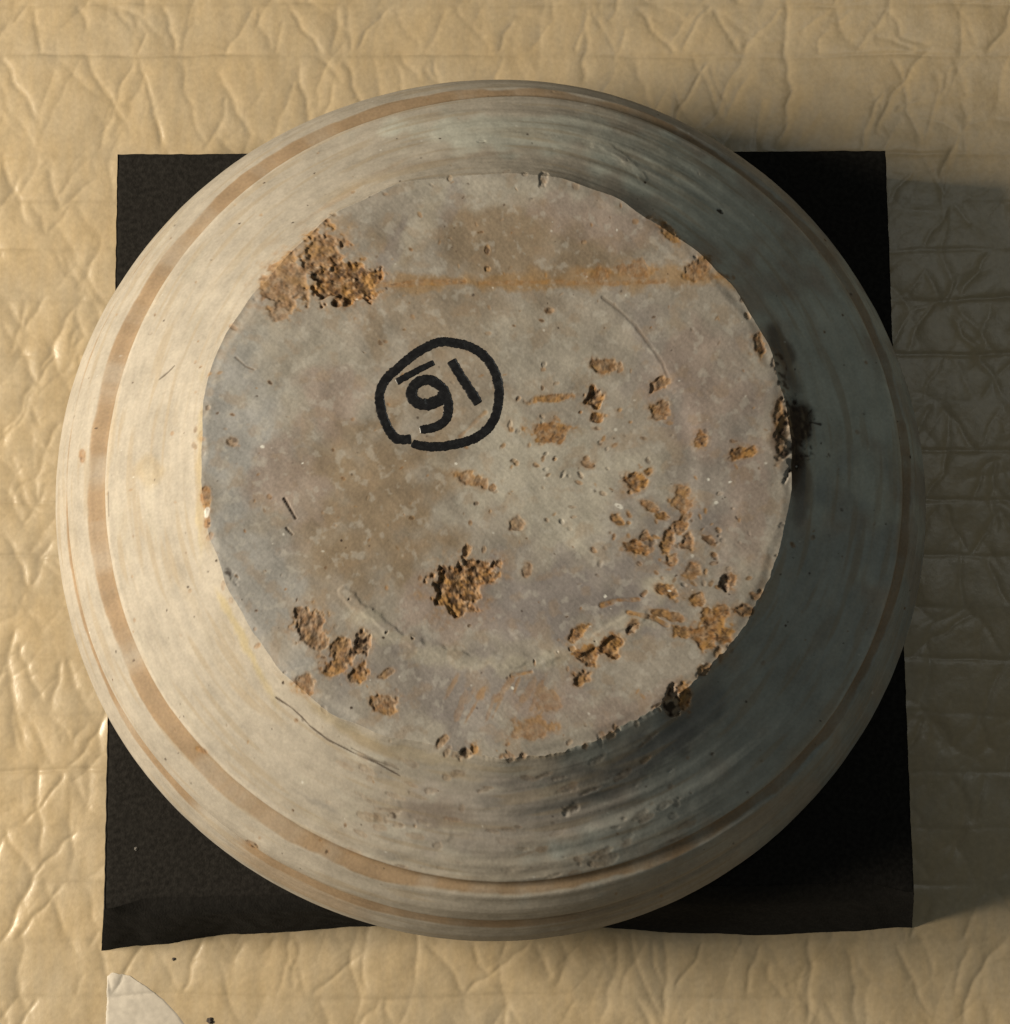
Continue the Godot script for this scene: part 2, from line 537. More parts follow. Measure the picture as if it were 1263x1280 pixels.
func soft(map: PackedFloat32Array, mx: float, mz: float) -> float:
	var u := (mx + HALF) / RES
	var v := (mz + HALF) / RES
	var iu := int(u)
	var iv := int(v)
	if iu < 0 or iv < 0 or iu >= SIDE - 1 or iv >= SIDE - 1: return 0.0
	var k := iv * SIDE + iu
	var fu := u - iu
	return lerpf(lerpf(map[k], map[k + 1], fu), lerpf(map[k + SIDE], map[k + SIDE + 1], fu), v - iv)

func tint_at(layer: int, mx: float, mz: float) -> Color:
	var u := clampf(mx + HALF, 0.0, TS - 2.0)
	var v := clampf(mz + HALF, 0.0, TS - 2.0)
	var iu := int(u)
	var iv := int(v)
	var map: PackedColorArray = tints[layer]
	var k := iv * TS + iu
	return map[k].lerp(map[k + 1], u - iu).lerp(map[k + TS].lerp(map[k + TS + 1], u - iu), v - iv)

const CREAM := Color(0.350, 0.315, 0.268)
const GREY := Color(0.310, 0.280, 0.245)
const SLIP := Color(0.262, 0.180, 0.108)

func mark_wear() -> void:
	depth.resize(SIDE * SIDE)
	brown.resize(SIDE * SIDE)
	soil_shade.resize(SIDE * SIDE)
	for tone: Color in [GREY, CREAM]:
		var map := PackedColorArray()
		map.resize(TS * TS)
		map.fill(tone)
		tints.append(map)
	# broad tones of the underside
	var warm := Color(0.248, 0.190, 0.132)
	var cool := Color(0.315, 0.312, 0.310)
	var pale := Color(0.415, 0.388, 0.335)
	var dusk := Color(0.225, 0.200, 0.200)
	stain(0, -76.9, -13.2, 16, 40, 0, cool, 0.9)
	stain(0, -68.6, 41.6, 22, 30, -30, cool, 0.7)
	stain(0, -51.6, 80.1, 25, 12, 35, cool, 0.4)
	stain(0, -59.9, -30.9, 26, 22, 0, pale, 0.35)
	stain(0, -34.7, 11.9, 30, 30, 0, warm, 0.95)
	stain(0, -44.3, 31.7, 20, 18, 0, warm, 0.6)
	stain(0, 7.1, -69.3, 48, 14, 4, warm, 0.9)
	stain(0, -12.8, -47.4, 40, 12, 0, warm, 0.5)
	stain(0, -12.7, -25.8, 22, 22, 0, warm, 0.45)
	stain(0, 19.4, 6.9, 34, 22, 10, pale, 0.85)
	stain(0, 31.6, 24.3, 16, 8, 0, pale, 0.8)
	stain(0, 2.2, -3.1, 14, 14, 0, pale, 0.7)
	stain(0, 17.0, -33.4, 26, 16, 0, pale, 0.4)
	stain(0, 19.3, 42.8, 42, 15, 0, dusk, 0.75)
	stain(0, -12.3, 68.4, 40, 12, 8, dusk, 0.55)
	stain(0, 71.2, -3.1, 18, 40, 0, dusk, 0.45)
	stain(0, 54.2, -25.8, 12, 34, -20, dusk, 0.45)
	stain(0, -2.9, -86.2, 45, 7, 3, pale, 0.5)
	stain(0, -22.9, -71.9, 4, 18, 35, pale, 0.5)
	stain(0, -30.4, -66.7, 3, 16, 20, dusk, 0.5)
	stain(0, -12.9, -79.6, 3, 12, 25, dusk, 0.4)
	stain(0, -35.2, -38.5, 3, 14, -8, warm, 0.6)
	stain(0, 51.2, 26.8, 22, 20, 0, dusk, 0.4)
	stain(0, 78.0, 31.7, 10, 18, 15, pale, 0.4)
	stain(0, 2.2, 85.3, 40, 7, 0, pale, 0.35)
	for q in [[-20.3, -55.4, 30, 3.2], [7.1, -55.4, 26, 2.4], [33.3, -57.2, 26, 4.5], [67.1, -57.4, 20, 3.4]]:
		stain(0, q[0], q[1], q[2], q[3], 0, Color(0.30, 0.195, 0.10), 0.8)
	var pink := Color(0.305, 0.245, 0.215)
	for q in [[66.6, -23.3, 16, 26, -20], [37.2, -74.5, 26, 10, 15], [-12.4, 46.5, 22, 10, 10], [45.8, 80.5, 18, 8, -30], [-61.8, 6.9, 12, 20, 0], [78.3, 16.9, 9, 26, 5], [21.6, 75.7, 20, 9, 0], [-47.3, -18.2, 14, 12, 0]]:
		stain(0, q[0], q[1], q[2], q[3], q[4], pink, 0.75)
	for q in [[-36.8, 48.9], [-27.0, 56.2], [-14.8, 60.6], [-2.6, 63.1], [9.5, 63.6], [21.6, 61.6], [32.6, 56.2], [43.6, 50.1], [53.5, 40.3]]:
		stain(0, q[0], q[1], 9, 3.5, 0, Color(0.40, 0.37, 0.30), 0.55)
	stain(0, -5.0, 81.7, 10, 14, 40, dusk, 0.5)
	# the wall: smoke grey right side lightened for ambient light, greyer streaks at the foot
	var lifted_ash := Color(0.425, 0.445, 0.400)  # wall grey with ambient light put into the colour
	var lifted_slate := Color(0.325, 0.342, 0.325)
	stain(1, 114.9, -28.3, 40, 60, 0, lifted_ash, 0.9)
	stain(1, 69.3, -88.4, 40, 22, 35, lifted_ash, 0.9)
	stain(1, 9.8, -111.4, 50, 12, 3, lifted_ash, 0.6)
	stain(1, 97.2, 54.5, 50, 60, 30, lifted_slate, 0.95)
	stain(1, 51.7, 99.2, 55, 26, -15, lifted_slate, 0.85)
	stain(1, 2.2, 106.6, 42, 14, 0, Color(0.345, 0.310, 0.278), 0.95)
	stain(1, -16.4, 107.8, 12, 6, 5, Color(0.235, 0.195, 0.165), 0.8)
	stain(1, -22.2, 94.6, 22, 5, 20, Color(0.28, 0.255, 0.22), 0.6)
	stain(1, 39.0, 94.5, 26, 4, -8, Color(0.13, 0.13, 0.125), 0.7)
	stain(1, 47.6, 90.8, 24, 8, -28, Color(0.125, 0.13, 0.13), 0.85)
	stain(1, 63.5, 77.5, 14, 7, -45, Color(0.16, 0.165, 0.165), 0.7)
	stain(1, 29.3, 104.1, 18, 2.5, -14, Color(0.16, 0.16, 0.155), 0.6)
	stain(1, 19.3, 98.2, 20, 2.2, -4, Color(0.17, 0.16, 0.15), 0.55)
	stain(1, 42.0, 108.9, 16, 3, -18, Color(0.42, 0.41, 0.37), 0.5)
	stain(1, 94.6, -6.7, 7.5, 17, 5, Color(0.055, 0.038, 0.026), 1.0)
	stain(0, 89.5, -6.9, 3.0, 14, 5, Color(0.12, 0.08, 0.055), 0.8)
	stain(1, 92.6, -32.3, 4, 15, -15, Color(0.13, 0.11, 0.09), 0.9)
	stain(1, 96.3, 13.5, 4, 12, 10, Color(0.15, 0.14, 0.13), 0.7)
	stain(1, 38.5, -107.9, 12, 1.6, 22, Color(0.44, 0.43, 0.37), 0.8)
	stain(1, 48.6, -98.5, 9, 1.6, 38, Color(0.42, 0.41, 0.36), 0.7)
	stain(1, -13.3, -98.5, 30, 2.0, -10, Color(0.29, 0.235, 0.185), 0.5)
	stain(1, -48.9, -85.1, 22, 1.6, -35, Color(0.29, 0.215, 0.145), 0.6)
	stain(1, -106.7, 1.2, 8, 5, 20, Color(0.33, 0.255, 0.15), 0.5)
	stain(1, -75.4, 55.7, 1.6, 24, -27, Color(0.37, 0.305, 0.175), 0.7)
	stain(1, -88.9, 6.9, 1.6, 34, 0, Color(0.37, 0.305, 0.185), 0.6)
	stain(1, -45.2, 81.5, 20, 2.2, 32, Color(0.33, 0.275, 0.185), 0.6)
	stain(1, -17.2, 91.9, 26, 1.8, 10, Color(0.33, 0.275, 0.19), 0.5)
	# chalky rubbing and smudges round the foot and the lower wall
	var smear := RandomNumberGenerator.new()
	smear.seed = 5
	for k in 70:
		var a := deg_to_rad(smear.randf_range(62.0, 122.0))
		var r := smear.randf_range(96.0, 134.0)
		var tone: Color = [Color(0.44, 0.42, 0.37), Color(0.20, 0.185, 0.17), Color(0.30, 0.255, 0.205), Color(0.40, 0.37, 0.31)][smear.randi() % 4]
		stain(1, 3.0 + r * cos(a), r * sin(a), smear.randf_range(2.5, 10.0), smear.randf_range(0.8, 2.2), rad_to_deg(a) + 90.0 + smear.randf_range(-9.0, 9.0), tone, smear.randf_range(0.25, 0.6))
	for k in 60:
		var a := smear.randf() * TAU
		var r := smear.randf_range(97.0, 143.0)
		var tone: Color = [Color(0.40, 0.37, 0.31), Color(0.27, 0.235, 0.19), Color(0.34, 0.285, 0.21)][smear.randi() % 3]
		stain(1, 3.0 + r * cos(a), r * sin(a), smear.randf_range(3.0, 16.0), smear.randf_range(0.8, 3.0), rad_to_deg(a) + 90.0 + smear.randf_range(-14.0, 14.0), tone, smear.randf_range(0.2, 0.45))
	for k in 26:
		var a := deg_to_rad(smear.randf_range(-82.0, -58.0))
		var r := smear.randf_range(104.0, 124.0)
		stain(1, 3.0 + r * cos(a), r * sin(a), smear.randf_range(2.0, 6.0), smear.randf_range(0.7, 1.4), rad_to_deg(a) + 90.0 + smear.randf_range(-5.0, 30.0), Color(0.43, 0.42, 0.36), smear.randf_range(0.3, 0.7))
	# large broken places
	pit(-52.4, -64.6, 8.0, 9.5, 25, 1.6, 0.85, 0.25)
	pit(-45.8, -55.9, 11.5, 8.0, 10, 2.6, 1.0, 0.55)
	pit(-39.8, -56.4, 6.0, 6.5, 0, 2.2, 1.0, 0.65)
	pit(-63.3, -55.9, 8.5, 10.0, 35, 1.2, 0.75, 0.15)
	pit(-64.6, -47.4, 4.0, 4.5, 0, 0.8, 0.6, 0.1)
	pit(-10.0, 40.3, 8.0, 8.5, 20, 2.4, 1.0, 0.75)
	pit(-3.2, 35.7, 8.0, 4.2, -12, 1.9, 1.0, 0.6)
	pit(-6.4, 28.3, 1.6, 2.6, 10, 1.6, 0.7, 0.95)
	pit(-54.3, 52.1, 5.2, 6.6, -20, 1.5, 0.8, 0.6)
	pit(-52.0, 56.2, 5.0, 4.0, 20, 1.2, 0.8, 0.5)
	pit(-45.2, 59.2, 5.0, 4.0, 0, 1.4, 0.8, 0.6)
	pit(-46.3, 64.3, 5.5, 2.6, -15, 1.2, 0.9, 0.4)
	pit(-38.6, 58.2, 3.4, 4.0, 20, 2.4, 0.7, 0.95)
	pit(-39.0, 66.5, 3.0, 3.2, 0, 1.3, 1.0, 0.4)
	pit(-55.5, 69.9, 3.6, 3.0, 30, 1.0, 0.8, 0.3)
	pit(-31.4, 75.9, 4.2, 3.8, 0, 1.0, 0.85, 0.25)
	pit(-30.8, 66.5, 2.4, 1.2, -30, 0.7, 0.7, 0.4)
	# right-hand field of spalls
	pit(32.8, -18.2, 2.8, 4.6, -15, 2.4, 1.0, 0.75)
	pit(33.8, -13.2, 2.4, 2.0, 0, 1.4, 1.0, 0.2)
	pit(36.1, -29.3, 5.0, 2.4, 5, 0.9, 0.85, 0.4)
	pit(20.2, -19.0, 6.0, 1.3, -8, 0.6, 0.9, 0.1)
	pit(18.9, -7.9, 7.0, 3.6, 5, 0.35, 0.95, 0.0)
	pit(52.4, -23.3, 4.0, 2.2, -40, 1.6, 0.75, 0.5)
	pit(53.1, -14.9, 3.6, 3.2, 0, 1.1, 0.85, 0.35)
	pit(65.3, -5.6, 2.5, 2.5, 0, 0.8, 0.95, 0.2)
	pit(78.1, -1.6, 4.2, 2.0, -10, 1.0, 1.0, 0.4)
	pit(44.7, 7.4, 4.6, 3.0, -20, 1.3, 1.0, 0.4)
	pit(49.2, 4.4, 1.8, 1.8, 0, 0.9, 0.9, 0.5)
	pit(59.4, 12.9, 3.4, 4.0, 20, 0.6, 0.85, 0.1)
	pit(50.1, 14.9, 3.2, 1.6, 25, 0.8, 0.9, 0.3)
	pit(53.2, 18.1, 1.9, 1.7, 0, 1.0, 1.0, 0.4)
	pit(39.7, 19.1, 2.2, 1.6, 30, 0.8, 0.9, 0.3)
	pit(45.0, 27.8, 4.4, 2.6, 15, 1.3, 1.0, 0.4)
	pit(47.8, 24.8, 2.0, 1.6, 0, 1.0, 0.9, 0.4)
	pit(55.1, 25.5, 2.2, 4.4, 15, 1.1, 0.9, 0.4)
	pit(59.1, 20.6, 2.0, 4.0, 20, 1.0, 0.9, 0.4)
	pit(61.0, 25.8, 2.6, 2.6, 0, 1.2, 0.8, 0.6)
	pit(67.8, 25.3, 3.4, 1.4, 40, 0.9, 0.8, 0.5)
	pit(55.5, 31.7, 2.2, 2.2, 0, 1.0, 0.9, 0.4)
	pit(62.3, 35.2, 3.4, 2.4, 10, 0.7, 0.8, 0.2)
	pit(55.4, 41.8, 4.6, 2.0, 18, 1.1, 0.95, 0.4)
	pit(63.7, 44.0, 3.0, 2.4, 40, 0.9, 0.95, 0.3)
	pit(72.3, 38.4, 1.8, 3.0, 5, 2.6, 0.5, 1.0)
	pit(74.2, 38.4, 1.8, 2.6, 5, 0.9, 0.9, 0.1)
	pit(77.0, 47.0, 3.8, 1.8, 0, 1.2, 0.9, 0.55)
	pit(68.7, 50.9, 5.2, 5.4, 10, 0.9, 1.0, 0.15)
	pit(66.4, 55.5, 4.2, 4.0, 0, 0.8, 1.0, 0.15)
	pit(71.5, 55.0, 3.0, 4.0, 10, 0.8, 1.0, 0.15)
	pit(43.6, 51.9, 2.4, 2.4, 20, 1.8, 0.7, 0.8)
	pit(30.1, 60.6, 3.8, 3.8, 10, 1.8, 1.0, 0.35)
	pit(36.7, 58.2, 4.2, 4.0, -20, 2.0, 1.0, 0.5)
	pit(28.2, 67.4, 3.2, 2.6, 10, 1.6, 0.9, 0.4)
	pit(27.0, 54.3, 4.6, 1.6, -38, 1.0, 0.95, 0.4)
	pit(54.6, 48.9, 5.0, 1.6, 15, 0.7, 0.9, 0.3)
	pit(58.7, 53.6, 4.0, 1.8, 10, 1.0, 0.9, 0.4)
	pit(65.3, 65.5, 2.2, 1.8, -30, 1.5, 0.8, 0.8)
	pit(56.2, 75.0, 3.2, 5.0, 10, 3.6, 0.5, 1.0)
	pit(59.4, 73.5, 2.4, 4.4, -10, 1.6, 1.0, 0.2)
	pit(-5.2, 6.7, 4.6, 2.6, 20, 0.8, 0.8, 0.2)
	pit(8.3, 20.6, 2.4, 2.6, 0, 0.9, 0.6, 0.4)
	pit(30.5, 1.7, 2.0, 1.4, 0, 0.6, 0.8, 0.3)
	pit(12.0, 34.7, 2.2, 2.0, 0, 0.6, 0.6, 0.5)
	pit(-6.5, 90.6, 2.6, 1.8, -20, 2.2, 0.5, 1.0)
	pit(-4.3, 89.2, 2.0, 2.2, 0, 1.0, 0.9, 0.2)
	pit(-14.0, 86.8, 2.4, 1.2, -50, 0.8, 0.6, 0.5)
	pit(19.1, -46.7, 1.5, 1.3, 0, 0.8, 0.7, 0.5)
	pit(-0.6, -66.4, 1.0, 2.0, 0, 0.6, 0.7, 0.7)
	pit(-0.6, -60.3, 1.1, 1.1, 0, 0.9, 0.6, 0.9)
	pit(-79.3, -5.1, 1.8, 1.8, 0, 0.6, 0.5, 0.6)
	pit(-54.1, -57.7, 1.5, 1.5, 0, 2.0, 0.9, 0.9)
	# scratched rusty patch near the lower edge
	for k in 13:
		var sx := -11.0 + 2.3 * k + 2.5 * n_c.get_noise_1d(k * 3.1)
		pit(sx, 74.0 + 6.0 * n_c.get_noise_1d(k * 5.7 + 2.0), 0.8 + 0.4 * sin(k * 2.0), 4.5 + 2.0 * sin(k * 1.3), 28.0 + 12.0 * n_c.get_noise_1d(k * 1.9), 0.06, 0.42 + 0.2 * sin(k * 3.7), 0.0)
	pit(13.1, 82.9, 7.0, 3.6, -10, 0.25, 0.7, 0.1)
	pit(18.0, 74.5, 4.0, 4.0, 0, 0.2, 0.55, 0.0)
	score([7.1, 67.2, 13.1, 66.0], 0.8, 0.3, 0.9, 0.0)
	score([34.4, 45.5, 39.3, 44.0, 45.6, 44.0], 1.0, 0.25, 0.9, 0.1)
	score([42.4, 47.7, 49.7, 49.4, 54.5, 51.9], 0.9, 0.25, 0.9, 0.1)
	score([-8.9, -6.9, -1.1, -14.4], 0.9, 0.1, 0.55, 0.0)
	# rusty drag line across the underside
	score([-34.8, -54.6, -20.3, -55.4, -7.9, -55.9], 1.3, 0.14, 0.9, 0.0)
	score([-2.9, -55.4, 17.1, -55.9, 37.1, -55.4, 54.6, -56.1], 1.0, 0.1, 0.75, 0.0)
	pit(33.3, -58.2, 4.5, 2.6, 0, 0.25, 0.75, 0.0)
	pit(46.1, -59.7, 5.6, 3.4, 0, 0.25, 0.75, 0.0)
	pit(65.6, -60.5, 6.0, 3.2, -38, 0.9, 0.85, 0.1)
	score([60.8, -57.7, 69.5, -57.4, 76.5, -58.5], 1.5, 0.3, 0.8, 0.0)
	pit(56.2, -72.1, 2.6, 5.5, -42, 0.7, 0.9, 0.1)
	pit(83.9, -35.9, 1.8, 4.5, -15, 0.9, 0.9, 0.5)
	pit(89.7, -13.2, 1.8, 5.0, 0, 0.8, 0.7, 0.3)
	# hollow in the wall beside the base
	pit(95.3, -7.7, 6.0, 12.5, 5, 2.6, 0.0, 0.9)
	pit(90.8, -6.9, 2.6, 9.0, 5, 1.3, 0.35, 0.7)
	pit(90.7, -28.6, 2.6, 7.5, -12, 1.0, 0.3, 0.8)
	# notch at the top, flakes at the left
	pit(17.2, -89.5, 1.8, 4.2, 15, 1.2, 0.1, 0.15)
	pit(-87.0, 12.4, 1.8, 3.6, -10, 0.6, 0.85, 0.0)
	pit(-86.6, 20.6, 1.4, 2.6, 0, 0.6, 0.85, 0.0)
	pit(-78.7, 36.2, 1.6, 4.0, -50, 0.6, 0.0, 0.75)
	score([-78.5, -31.6, -75.3, -28.8, -72.8, -27.8], 0.4, 0.25, 0.3, 0.4)
	score([-62.9, 12.6, -60.7, 16.4, -59.2, 18.8], 0.5, 0.4, 0.2, 1.0)
	score([-62.1, 21.8, -60.1, 23.8], 0.4, 0.4, 0.3, 0.6)
	# raised drawn ring and the hairline step of the turned base
	score([35.5, -51.0, 40.7, -46.7, 45.7, -41.6, 50.6, -34.7, 54.0, -29.6, 55.7, -24.8], 0.6, 0.16, 0.1, 0.3)  # shadow of the step painted dark along a shallow cut
	score([-44.2, 42.1, -34.3, 50.1, -27.0, 55.5, -17.2, 59.2, -5.1, 61.9, 7.1, 62.6, 19.2, 61.4, 26.5, 59.2, 36.3, 53.8, 46.1, 48.4], 2.2, -0.30, 0.0, 0.0)
	# cracks in the wall
	score([-65.4, 73.1, -60.4, 76.3, -57.2, 79.2, -54.7, 81.9, -49.3, 86.0, -41.9, 89.7, -34.5, 92.9, -27.2, 96.9], 0.30, 0.16, 0.1, 0.85)
	score([-41.9, 88.7, -34.5, 92.4, -27.2, 95.1], 0.3, 0.2, 0.1, 0.5)
	score([-105.5, -29.3, -102.5, -31.1, -100.2, -32.9], 0.35, 0.3, 0.1, 0.7)
	score([-123.5, 4.9, -123.1, 12.8], 0.35, 0.3, 0.1, 0.5)
	score([100.3, -13.2, 104.3, -12.9], 0.5, 0.3, 0.0, 0.9)
	pit(-2.6, -106.8, 1.4, 0.8, 0, 0.6, 0.0, 1.3)
	pit(74.3, -84.4, 1.5, 0.9, 20, 0.8, 0.0, 1.3)
	pit(-134.2, -8.6, 1.3, 2.6, 0, 0.5, 0.7, 0.5)
	pit(-91.8, 88.0, 2.2, 0.8, 20, 0.5, 0.6, 0.4)
	pit(-77.0, 117.7, 3.0, 1.0, 20, 0.6, 0.6, 0.9)
	pit(-30.2, 108.9, 2.0, 1.2, 0, 0.6, 0.1, 0.8)
	pit(25.6, 107.0, 3.0, 2.0, -30, 0.9, 0.0, 0.5)
	pit(28.1, 104.1, 2.4, 1.4, -30, -0.5, 0.0, 0.0)
	score([-30.0, 105.3, -24.0, 111.4, -12.8, 115.1], 2.6, -0.2, 0.0, 0.0)
	score([34.5, -106.6, 39.7, -105.0, 46.0, -99.9, 49.6, -94.3], 2.2, -0.16, 0.0, 0.0)
	# the ring where the base meets the wall is ragged at the lower right
	var rng := RandomNumberGenerator.new()
	rng.seed = 11
	for k in 22:
		var a := deg_to_rad(rng.randf_range(28.0, 100.0))
		var r := rng.randf_range(90.2, 92.8)
		pit(1.4 + r * cos(a), r * sin(a), rng.randf_range(0.8, 2.2), rng.randf_range(0.6, 1.6), rng.randf() * 180.0, rng.randf_range(0.3, 1.1), rng.randf_range(0.0, 0.7), rng.randf_range(0.0, 0.35))
	for k in 60:
		var a := rng.randf() * TAU
		var r := rng.randf_range(89.6, 93.0)
		pit(1.4 + r * cos(a), r * sin(a), rng.randf_range(0.5, 1.6), rng.randf_range(0.5, 1.2), rng.randf() * 180.0, rng.randf_range(0.2, 0.7), rng.randf_range(0.0, 0.6), rng.randf_range(0.0, 0.3))
	for k in 9:
		var a := rng.randf() * TAU
		var r := 86.0 * sqrt(rng.randf())
		pit(1.4 + r * cos(a), r * sin(a), 0.55, 0.4, rng.randf() * 180.0, 0.0, 0.0, -0.9)
	pit(-86.7, 16.9, 0.8, 1.7, 15, 0.15, 0.0, -0.75)
	pit(40.0, 14.9, 1.8, 0.7, 30, 0.0, 0.0, -0.7)
	pit(69.7, 13.9, 0.8, 0.7, 0, 0.0, 0.0, -0.8)
	for k in 230:      # pinholes and specks
		var a := rng.randf() * TAU
		var r := 90.0 * sqrt(rng.randf())
		var s := rng.randf_range(0.4, 1.0)
		pit(1.4 + r * cos(a), r * sin(a), s, s * rng.randf_range(0.3, 0.8), rng.randf() * 180.0, rng.randf_range(0.08, 0.3), rng.randf_range(0.0, 0.8), rng.randf_range(0.0, 0.9))
	for k in 420:      # grit in the clay, flush with it
		var a := rng.randf() * TAU
		var r := 146.0 * sqrt(rng.randf())
		var g := rng.randf_range(0.22, 0.5)
		pit(2.0 + r * cos(a), r * sin(a), g, g * rng.randf_range(0.6, 1.2), 0.0, 0.0, 0.0, rng.randf_range(0.5, 1.4) if k % 5 else -0.5)
	for k in 120:      # crumbled surface in the pale middle and between the spalls
		var c := Vector2(21.9, -3.1) if k < 60 else Vector2(58.5, 29.2)
		pit(c.x + rng.randfn() * 13.0, c.y + rng.randfn() * 13.0, rng.randf_range(0.5, 1.5), rng.randf_range(0.4, 1.0), rng.randf() * 180.0, rng.randf_range(0.2, 0.7), rng.randf_range(0.0, 0.9), rng.randf_range(0.0, 0.6))
	for k in 80:      # rough foot of the wall
		var a := deg_to_rad(rng.randf_range(60.0, 118.0))
		var r := rng.randf_range(97.0, 130.0)
		pit(3.0 + r * cos(a), r * sin(a), rng.randf_range(0.8, 4.5), rng.randf_range(0.5, 1.2), rad_to_deg(a) + 90.0 + rng.randf_range(-15.0, 15.0), rng.randf_range(0.1, 0.5), rng.randf_range(0.0, 0.3), rng.randf_range(0.0, 0.35))
	for k in 130:
		var a := rng.randf() * TAU
		var r := rng.randf_range(96.0, 146.0)
		var s := rng.randf_range(0.3, 0.75)
		pit(3.0 + r * cos(a), r * sin(a), s, s * rng.randf_range(0.5, 1.2), rng.randf() * 180.0, rng.randf_range(0.1, 0.35), rng.randf_range(0.0, 0.7), rng.randf_range(0.0, 0.9))

# ---------------------------------------------------------------- bowl
const RB := 0.0916

func lay_rings() -> void:
	# radius, height, sideways shift and zone (0 base, 1 wall, 2 band, 3 collar, 4 lip) along the profile, metres
	var prof := [
		[RB, 0.1175, 0.0014, 1], [0.0923, 0.1163, 0.0014, 1], [0.0932, 0.1148, 0.0014, 1], [0.0950, 0.1127, 0.0016, 1], [0.1000, 0.1078, 0.0022, 1], [0.1100, 0.0990, 0.003, 1], [0.1200, 0.0903, 0.0038, 1],
		[0.1283, 0.0826, 0.0045, 1], [0.1294, 0.0812, 0.0045, 1], [0.1299, 0.0794, 0.0044, 2], [0.1306, 0.0784, 0.0042, 2], [0.1332, 0.0770, 0.0037, 2], [0.1341, 0.0767, 0.0035, 2], [0.1350, 0.0758, 0.003, 3],
		[0.1378, 0.0715, 0.002, 3], [0.1406, 0.0665, 0.001, 3], [0.1416, 0.0640, 0.0008, 3], [0.1419, 0.0625, 0.0008, 3], [0.1417, 0.0613, 0.0008, 4], [0.1411, 0.0606, 0.0008, 4], [0.1416, 0.0588, 0.0006, 4], [0.1436, 0.0556, 0.0003, 4], [0.1451, 0.0530, 0.0, 4], [0.1464, 0.0500, 0, 4],
		[0.1490, 0.0425, 0, 4], [0.1500, 0.0384, 0, 4], [0.1497, 0.0350, 0, 4], [0.1483, 0.0323, 0, 4], [0.1462, 0.0309, 0, 4], [0.1440, 0.0307, 0, 4]]
	var pr := PackedFloat32Array()
	# base
	var r := 0.0
	while r < RB - 0.0001:
		r += 0.00034
		r = minf(r, RB - 0.00012)
		ring_r.append(r)
		ring_h.append(0.1175)
		ring_c.append(0.0014)
		ring_zone.append(0)
		if r >= RB - 0.00013: break
	# the side, sampled evenly along its length and eased over 0.8 mm
	var at := [0.0]
	for k in range(1, prof.size()):
		at.append(at[k - 1] + Vector2(prof[k][0] - prof[k - 1][0], prof[k][1] - prof[k - 1][1]).length())
	var total: float = at[at.size() - 1]
	var n := int(total / 0.00046)
	var find := func(s: float) -> Array:
		s = clampf(s, 0.0, total)
		var k := 1
		while k < at.size() - 1 and at[k] < s: k += 1
		var t: float = (s - at[k - 1]) / maxf(at[k] - at[k - 1], 1e-7)
		return [lerpf(prof[k - 1][0], prof[k][0], t), lerpf(prof[k - 1][1], prof[k][1], t), lerpf(prof[k - 1][2], prof[k][2], t), prof[k][3]]
	for i in n + 1:
		var s := total * i / n
		var sum := [0.0, 0.0, 0.0]
		var wide := minf(0.0005, minf(s, total - s) * 0.9)
		for j in range(-3, 4):
			var q: Array = find.call(s + j * wide / 3.0)
			for m in 3: sum[m] += q[m] / 7.0
		ring_r.append(sum[0])
		ring_h.append(sum[1])
		ring_c.append(sum[2])
		ring_zone.append(find.call(s)[3])
	for k in ring_r.size():
		var full := TAU * ring_r[k] / 0.00032
		var m := 32
		while m < N_MAX and m < full: m *= 2
		ring_n.append(m)

func edge_wave(a: float) -> float:      # how far the base outline strays, as a share of its radius
	var c := cos(a)
	var s := sin(a)
	var w := 0.018 * n_c.get_noise_2d(c * 1.3, s * 1.3) + 0.007 * n_c.get_noise_2d(c * 5.0 + 9.0, s * 5.0)
	return w

func edge_nick(a: float) -> float:      # its small nicks
	var c := cos(a)
	var s := sin(a)
	var ragged := smoothstep(0.2, 0.6, a) * smoothstep(1.95, 1.5, a)
	return (0.0045 * n_a.get_noise_2d(c * 14.0, s * 14.0) + 0.004 * n_b.get_noise_2d(c * 30.0, s * 30.0)) * (0.25 + ragged)

func side_wave(s: float, a: float, r: float) -> float:     # millimetres: marks of the wheel
	var c := cos(a)
	var q := sin(a)
	return 0.30 * n_c.get_noise_3d(c * 1.0, q * 1.0, s * 95.0) + 0.05 * n_c.get_noise_3d(c * 3.0 + 5.0, q * 3.0, s * 330.0) + 0.09 * n_b.get_noise_3d(c * 12.0, q * 12.0, s * 110.0)

func base_lift(mx: float, mz: float) -> float:     # millimetres, slow shape of the underside before wear
	var y := 0.55 * n_c.get_noise_2d(mx * 0.018, mz * 0.018) + 0.16 * n_b.get_noise_2d(mx * 0.06, mz * 0.06) + 0.035 * n_a.get_noise_2d(mx * 0.3, mz * 0.3)
	var d := Vector2(mx - 7.0, mz - 5.0).length() + 1.6 * n_c.get_noise_2d(mx * 0.03 + 60.0, mz * 0.03)
	y -= 0.65 * smoothstep(61.0, 54.5, d) * (0.25 + 0.75 * smoothstep(-30.0, 30.0, mx + mz * 0.6))
	y += 0.05 * sin(d * 0.9) * n_c.get_noise_2d(mx * 0.02 + 4.0, mz * 0.02)
	var rim := Vector2(mx - 1.4, mz).length()
	y -= 0.5 * smoothstep(88.4, 91.8, rim + 1.2 * n_c.get_noise_2d(mx * 0.05, mz * 0.05 + 90.0))
	return y

func base_y(mx: float, mz: float) -> float:        # finished height, metres
	return 0.1175 + 0.001 * (base_lift(mx, mz) - soft(depth, mx, mz))

